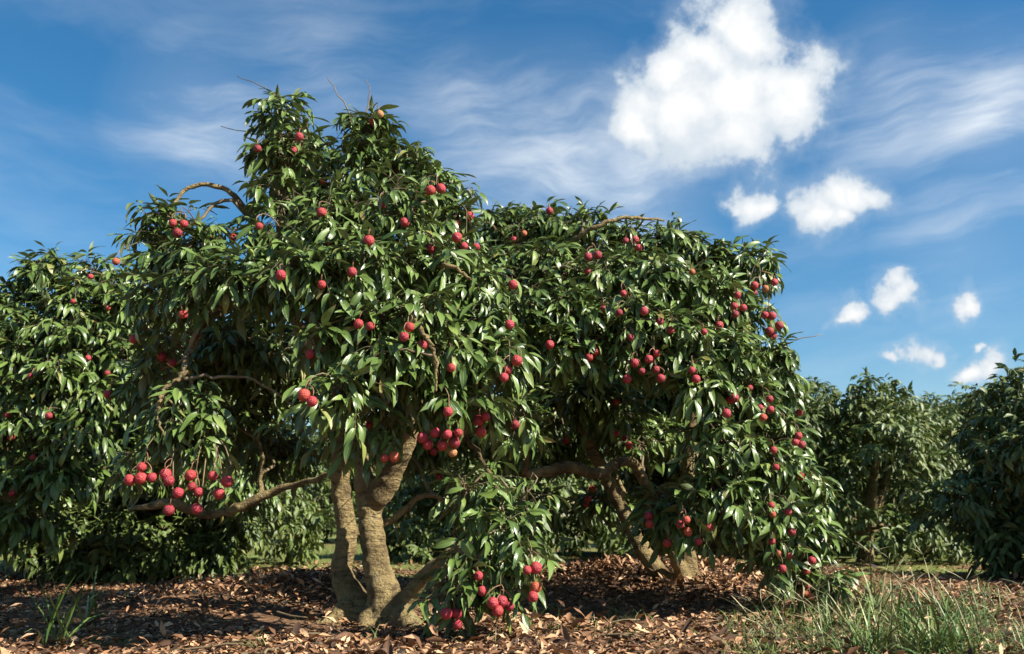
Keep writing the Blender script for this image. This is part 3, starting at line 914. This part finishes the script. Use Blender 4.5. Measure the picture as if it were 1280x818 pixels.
FR = [(367, 189), (374, 171), (322, 186), (475, 143), (466, 152), (404, 227), (402, 266), (324, 283), (411, 302), (461, 301), (506, 278), (351, 344), (402, 356), (440, 340), (538, 238), (551, 236), (587, 270), (571, 280), (571, 297), (580, 308), (595, 309), (539, 311), (477, 256),
      (216, 279), (230, 280), (222, 291), (291, 297), (229, 393), (91, 377), (113, 346), (145, 327), (135, 385), (687, 264), (655, 292), (642, 300), (782, 301), (794, 300), (798, 310), (735, 321), (747, 319), (734, 339), (641, 356), (779, 367), (755, 387), (774, 391), (805, 389), (825, 402), (838, 413), (865, 340),
      (637, 406), (687, 431), (736, 447), (745, 440), (646, 451), (634, 463), (630, 472), (788, 422), (793, 454), (802, 464), (811, 449), (784, 474), (820, 462), (826, 473), (821, 442), (865, 463), (870, 474), (937, 485), (918, 498), (908, 517), (954, 522), (962, 499), (967, 563), (644, 531), (607, 521), (599, 526), (601, 540),
      (899, 407), (880, 415), (922, 369), (942, 366), (943, 357), (957, 361), (968, 353), (918, 383), (929, 385), (919, 393), (956, 394), (965, 395), (962, 414), (974, 407), (966, 420), (996, 552), (771, 503), (780, 548), (771, 542), (786, 557), (707, 551), (448, 405), (463, 408), (512, 409), (505, 421), (528, 432), (388, 443), (380, 494), (390, 502), (564, 460),
      (560, 515), (544, 541), (559, 543), (573, 541), (568, 553), (566, 566), (528, 547), (535, 556), (542, 565), (553, 557), (463, 533), (481, 573), (495, 585), (493, 571), (549, 596), (598, 720), (603, 739), (659, 713), (670, 710), (670, 734), (666, 746), (616, 754), (627, 752), (637, 758), (622, 764), (558, 767), (571, 767), (572, 781),
      (162, 600), (177, 584), (176, 598), (190, 597), (207, 593), (211, 601), (223, 616), (238, 594), (240, 608), (248, 615), (211, 638), (246, 636), (266, 595), (284, 602), (274, 617), (42, 572), (9, 519), (14, 546), (15, 617), (168, 424), (203, 446), (215, 454), (135, 493), (110, 448), (134, 467), (5, 478), (61, 520), (38, 470),
      (999, 516), (998, 545), (994, 553), (1002, 556), (970, 584), (1002, 595), (964, 632), (966, 643), (965, 677), (973, 692), (987, 695), (978, 711), (1015, 701), (1008, 714), (1009, 733), (1014, 746), (1006, 742), (950, 510), (963, 512), (912, 500), (886, 660), (873, 677), (735, 624), (733, 631), (740, 611), (858, 650), (860, 665), (850, 656), (834, 679), (812, 655), (811, 645), (985, 640), (990, 665)]
hits = []
for px, py in FR:
    dv = Vector(ray(px, py))
    best = None
    for ox, oy in ((0, 0), (4, 0), (-4, 0), (0, 4), (0, -4)):
        h = bvh.ray_cast(cam_v, Vector(ray(px + ox, py + oy)), 7.0)
        if h[0] is not None:
            y = float((np.array(h[0]) - CAM) @ FW)
            tree = ids[h[2]][0]
            if best is None or y < best[0]:
                best = (y, tree)
    if best is None or best[1] > 2:
        ti = 0 if px < 606 else 1
        if px < 150:
            ti = 2
        C = np.array([l[0] for l in ALL[ti].lobes])
        pj = proj(C) * np.array([1, -1]) + np.array([CX, CY])
        dd = np.linalg.norm(pj - np.array([px, py]), axis=1) + np.maximum(C[:, 1] - C[:, 1].min(), 0) * 20
        best = (float((C[int(np.argmin(dd))] - CAM) @ FW) - 0.05, ti)
    if 150 < px < 300 and py > 575:         # the row that hangs from the low spray
        best = (float((at(px, py, 2.93) - CAM) @ FW), 0)
    hits.append(best)
# fruit close together hang from one spray
n = len(FR)
grp = list(range(n))
def find(a):
    while grp[a] != a:
        a = grp[a]
    return a
for a in range(n):
    for c in range(a):
        if math.hypot(FR[a][0] - FR[c][0], FR[a][1] - FR[c][1]) < 17 and hits[a][1] == hits[c][1]:
            grp[find(a)] = find(c)
rf = np.random.default_rng(77)
fpos, frad = [], []
gm = {}
for a in range(n):
    gm.setdefault(find(a), []).append(a)
gd = {k: float(np.median([hits[a][0] for a in v])) for k, v in gm.items()}
for a in range(n):
    d = ray(*FR[a])
    # in a spray the fruit share a depth; none sinks behind the leaf in front of it
    y = min(gd[find(a)], hits[a][0]) if abs(gd[find(a)] - hits[a][0]) < 0.25 else hits[a][0]
    r = rf.uniform(0.0132, 0.0182)
    if FR[a][0] > 930 and FR[a][1] > 480:
        r *= 0.85
    p = CAM + d * ((y - r * 1.15) / float(d @ FW))
    fpos.append(p)
    frad.append(r)
for _ in range(30):
    for a in range(n):
        for c in range(a):
            dl = fpos[a] - fpos[c]
            if abs(dl[0]) > 0.05 or abs(dl[2]) > 0.05:
                continue
            need = (frad[a] + frad[c]) * 0.97
            L = float(np.linalg.norm(dl))
            if L < need:
                d = ray(*FR[a])
                s = 1 if dl @ d > 0 else -1
                fpos[a] = fpos[a] + d * s * (need - L) * 0.5
                fpos[c] = fpos[c] - ray(*FR[c]) * s * (need - L) * 0.5

import bmesh
def fruit_mesh(seed):
    bm = bmesh.new()
    bmesh.ops.create_icosphere(bm, subdivisions=4, radius=1.0)
    V = np.array([v.co[:] for v in bm.verts])
    k = np.arange(150)
    zz = 1 - 2 * (k + 0.5) / 150
    ph = k * 2.399963 + seed
    C = np.stack([np.cos(ph) * np.sqrt(1 - zz * zz), np.sin(ph) * np.sqrt(1 - zz * zz), zz], 1)
    C = nrm(C + np.random.default_rng(seed).normal(0, 0.025, C.shape))
    dist = np.sqrt(np.maximum(2 - 2 * (V @ C.T).max(1), 0))
    h = np.clip(1 - dist / 0.16, 0, 1)
    rad = 1 + 0.11 * h
    # a shoulder by the stalk, a slight taper below
    sh = 1 - 0.10 * np.exp(-((V[:, 2] - 1) / 0.12) ** 2) - 0.05 * np.clip(-V[:, 2], 0, 1) ** 2 * (np.abs(V[:, 0]) + 0.3)
    W = V * (rad * sh)[:, None] * np.array([1, 0.97, 1.05])
    for v, c in zip(bm.verts, W):
        v.co = c
    for f in bm.faces:
        f.smooth = True
    me = bpy.data.meshes.new('fruit')
    bm.to_mesh(me)
    bm.free()
    me.materials.append(M['fruit'])
    me.transform(Matrix.Scale(0.018, 4))
    return me
FM = [fruit_mesh(s) for s in (1, 2, 3)]
for k, members in gm.items():
    mean = np.mean([fpos[a] for a in members], 0)
    zs = [fpos[a][2] for a in members]
    back = np.array([0, 1, 0]) * rf.uniform(0.02, 0.04)
    top = np.array([mean[0], mean[1], max(zs) + rf.uniform(0.035, 0.06) + 0.4 * float(np.ptp([fpos[a][0] for a in members]))]) + back
    low = np.array([mean[0], mean[1], min(min(zs) + 0.045, top[2] - 0.004)]) + back * 0.5
    for a in members:
        T = ALL[hits[a][1]]
        o = link('fruit', FM[a % 3], T.root)
        e = (Quaternion((0, 0, 1), rf.uniform(0, 6.28)) @ Quaternion((1, 0, 0), rf.normal(0, 0.22)) @ Quaternion((0, 1, 0), rf.normal(0, 0.22))).to_matrix()
        s = frad[a] / 0.018
        o.matrix_basis = Matrix.Translation(fpos[a]) @ (e.to_4x4()) @ Matrix.Scale(s, 4)
        up = np.array(e.col[2])
        st = fpos[a] + up * frad[a] * 0.9
        m1 = st + up * 0.018
        tb = Tubes()
        hz = float(np.clip((fpos[a][2] + 0.05 - low[2]) / max(top[2] - low[2], 1e-4), 0, 1))
        jn = low + (top - low) * hz
        tb.add(spline([st, m1, (m1 + jn) / 2 + np.array([0, 0, 0.005]), jn], 7), np.linspace(0.0013, 0.0017, 7), 5)
        so2 = bpy.data.objects.new('stalk', tb.mesh('stalk', M['stalk'], caps=True))
        COL.objects.link(so2)
        so2.parent = o
        mw = o.matrix_basis
        so2.matrix_parent_inverse = mw.inverted()
    if True:        # the spray's stem goes back up into the leaves
        T = ALL[hits[members[0]][1]]
        C = np.array([l[0] for l in T.lobes])
        c = C[int(np.argmin(np.linalg.norm(C - top, axis=1)))]
        e = top + nrm(c - top) * min(0.12, float(np.linalg.norm(c - top))) + np.array([0, 0, 0.03])
        T.tw.add(spline([low, (low + top) / 2, top], 4), np.linspace(0.0013, 0.0018, 4), 5)
        T.tw.add(spline([top, (top + e) / 2 + np.array([0, 0, 0.015]), e], 5), np.linspace(0.0018, 0.0028, 5), 5)

for ti, T in enumerate(ALL):
    T.build(SINGLE[ti])

# ------------------------------------------------------------------ leaf litter
rl = np.random.default_rng(5)
def scatter(n, ylo, yhi, margin=1.1, power=1.0):
    y = ylo + (yhi - ylo) * rl.random(n) ** power
    x = (rl.random(n) * 2 - 1) * y * 0.56 * margin
    return x, y
def litter(n, ylo, yhi, size, power, tilt=0.35, lift=0.012, xy=None):
    x, y = scatter(n, ylo, yhi, 1.15, power) if xy is None else xy
    if xy is None:
        cover = np.sin(x * 3.1 + 1.3 * np.sin(y * 2.3)) * np.sin(y * 4.2 + 1.7 * np.sin(x * 1.9)) + 0.5 * np.sin(x * 9 + y * 7)
        keep = rl.random(len(x)) < np.clip(0.62 + 0.5 * cover, 0.12, 1)
        x, y = x[keep], y[keep]
    n = len(x)
    a = rl.random(n) * 6.283
    d = np.stack([np.cos(a), np.sin(a), rl.normal(0, tilt, n)], 1)
    up = np.stack([rl.normal(0, tilt, n), rl.normal(0, tilt, n), np.ones(n)], 1)
    R = frames(d, up)
    s = rl.uniform(size[0], size[1], n)
    R = R * np.stack([s * rl.uniform(.7, 1.2, n), s, s], 1)[:, None, :]
    return np.stack([x, y, tz(x, y) + rl.uniform(0.002, lift, n) + 0.004], 1), R, rl.integers(0, 8, n)
A = [litter(80000, 2.3, 6.8, (0.010, 0.042), 1.25), litter(5000, 6.2, 8, (0.03, 0.06), 1.0)]
A.append(litter(2600, 2.4, 6.2, (0.04, 0.075), 1.2, 0.5, 0.03))
for mx, my, r, h in MOUNDS[:3]:
    nn = 2600
    xy = (rl.normal(mx, r * 0.55, nn), rl.normal(my, r * 0.5, nn))
    A.append(litter(nn, 0, 0, (0.02, 0.06), 1, 0.6, 0.05, xy))
o = link('leaf_litter', DRY.many('leaf_litter', np.concatenate([a[0] for a in A]), np.concatenate([a[1] for a in A]), np.concatenate([a[2] for a in A]), M['litter']))
o['kind'] = 'stuff'

ft = Tubes()
for _ in range(90):
    x, y = scatter(1, 2.6, 6.0)
    a, L = rl.random() * 6.283, rl.uniform(0.08, 0.34)
    k = np.linspace(-0.5, 0.5, 5) * L
    bend = rl.normal(0, 0.12) * L * np.array([0, .6, 1, .6, 0])
    X_, Y_ = x + np.cos(a) * k - np.sin(a) * bend, y + np.sin(a) * k + np.cos(a) * bend
    ft.add(np.stack([X_, Y_, tz(X_, Y_) + rl.uniform(0.008, 0.022, 5)], 1), np.linspace(rl.uniform(.002, .005), .0015, 5), 5)
o = link('fallen_twigs', ft.mesh('fallen_twigs', M['twig']))
o['kind'] = 'stuff'

# ------------------------------------------------------------------ grass
def blades(x, y, h, lean, proto=BLADE, wid=1.0, z0=None):
    n = len(x)
    a = rl.random(n) * 6.283
    l = np.abs(rl.normal(0, lean, n))
    d = np.stack([np.cos(a) * l, np.sin(a) * l, np.ones(n)], 1)
    up = np.stack([-np.cos(a), -np.sin(a), l], 1)       # blade bends outwards
    R = frames(d, up)
    R = R * np.stack([h * wid, h, h], 1)[:, None, :]
    z = tz(x, y) - 0.005 if z0 is None else z0
    return np.stack([x, y, z], 1), R, rl.integers(0, len(proto.v), n)
G, GS = [], []
def patch(cx_, cy_, rx, ry, n, h, lean=0.35, wid=1.0):
    x, y = rl.normal(cx_, rx, n), rl.normal(cy_, ry, n)
    G.append(blades(x, y, rl.uniform(h[0], h[1], n), lean, BLADE, wid))
def seed_heads(cx_, cy_, rx, ry, n, h):
    for _ in range(n):
        x, y = rl.normal(cx_, rx), rl.normal(cy_, ry)
        hh = rl.uniform(*h)
        p, R, v_ = blades(np.array([x]), np.array([y]), np.array([hh]), 0.3, STEM)
        GS.append((p, R, v_))
        tip = p[0] + R[0] @ STEM.v[v_[0]][-1]
        m = rl.integers(3, 6)
        a = rl.random(m) * 6.283
        d = np.stack([np.cos(a), np.sin(a), rl.uniform(0.35, 1.1, m)], 1)
        R2 = frames(d, np.tile([0, 0, 1.0], (m, 1)) + rl.normal(0, 0.2, (m, 3))) * (rl.uniform(0.055, 0.095, m)[:, None, None])
        R2[:, :, 0] *= 2.2
        GS.append((np.tile(tip, (m, 1)), R2, rl.integers(0, len(STEM.v), m)))
def gpt(px, py):
    return ground_at(px, py)
def tussock(px, py, n, h, lean=0.75):
    p = gpt(px, py)
    x, y = rl.normal(p[0], 0.02, n), rl.normal(p[1], 0.02, n)
    G.append(blades(x, y, h * rl.uniform(0.35, 1.1, n), lean, BLADE, rl.uniform(0.8, 1.4)))
    return p
for k in range(340):        # the mass of tall grass, thicker towards its middle
    px = rl.uniform(905, 1290)
    py = 826 - 84 * rl.random() ** 1.3
    mid_ = math.exp(-((px - 1130) / 120) ** 2)
    hh = rl.uniform(0.04, 0.11) + 0.14 * mid_ * rl.random()
    p = tussock(px, py, int(rl.integers(9, 24)), hh)
    if rl.random() < 0.10 + 0.12 * mid_:
        seed_heads(p[0], p[1], 0.03, 0.03, int(rl.integers(1, 3)), (hh * 0.9, hh * 1.3 + 0.05))
for px, py, k in ((770, 772, 10), (740, 785, 8), (795, 798, 9), (705, 762, 9), (1020, 758, 3), (60, 770, 8), (20, 800, 6), (130, 755, 5), (270, 745, 3), (390, 745, 3), (590, 805, 4), (660, 790, 5), (860, 805, 6), (250, 700, 3)):
    for _ in range(k):
        tussock(px + rl.normal(0, 28), py + rl.normal(0, 7), int(rl.integers(6, 15)), rl.uniform(0.04, 0.10), 0.7)
# thin turf in the lane between the rows
for cx_, cy_, rx, ry, n in ((0.42, 6.5, .3, .45, 2200), (-1.9, 10.0, .8, 1.0, 2600), (-1.4, 12, 1.2, 1.0, 2000), (1.9, 7.2, .5, .5, 700)):
    patch(cx_, cy_, rx, ry, n, (.03, .08), 0.6, 1.6)
def cat(Q):
    return [np.concatenate([q[k] for q in Q]) for k in range(3)]
o = link('grass', BLADE.many('grass', *cat(G), M['grass']))
o['kind'] = 'stuff'
o = link('grass_seed_heads', STEM.many('grass_seed_heads', *cat(GS), M['seed']))
o['kind'] = 'stuff'

def tuft(px, py, n, h, lean, label):
    p = gpt(px, py)
    root = thing('grass_tuft', tuple(p), label, 'grass tuft', 'single grass tufts on the litter')
    x, y = rl.normal(p[0], 0.018, n), rl.normal(p[1], 0.018, n)
    pp, R, v_ = blades(x, y, rl.uniform(h[0], h[1], n), lean, BLADE, 1.25)
    for k in range(n):
        b_ = link('blade', BLADE.single(int(v_[k]), M['grass'], 'blade'), root)
        b_.matrix_basis = mat4(pp[k], R[k])
tuft(66, 812, 22, (.14, .34), 0.28, 'tall upright grass tuft standing in front of the dark bush')
tuft(108, 790, 14, (.14, .30), 0.3, 'narrow grass tuft close against the dark bush')
tuft(322, 816, 7, (.04, .09), 0.4, 'tiny bright green tuft on the litter below the twin stems')
tuft(535, 785, 7, (.1, .17), 0.6, 'sparse spreading tuft beside the stub at the foot of the twin stems')
tuft(465, 815, 6, (.05, .1), 0.4, 'small tuft in shade just before the twin stems')
tuft(1012, 752, 14, (.08, .16), 0.5, 'star-shaped tuft under the low fruit of the broad tree')
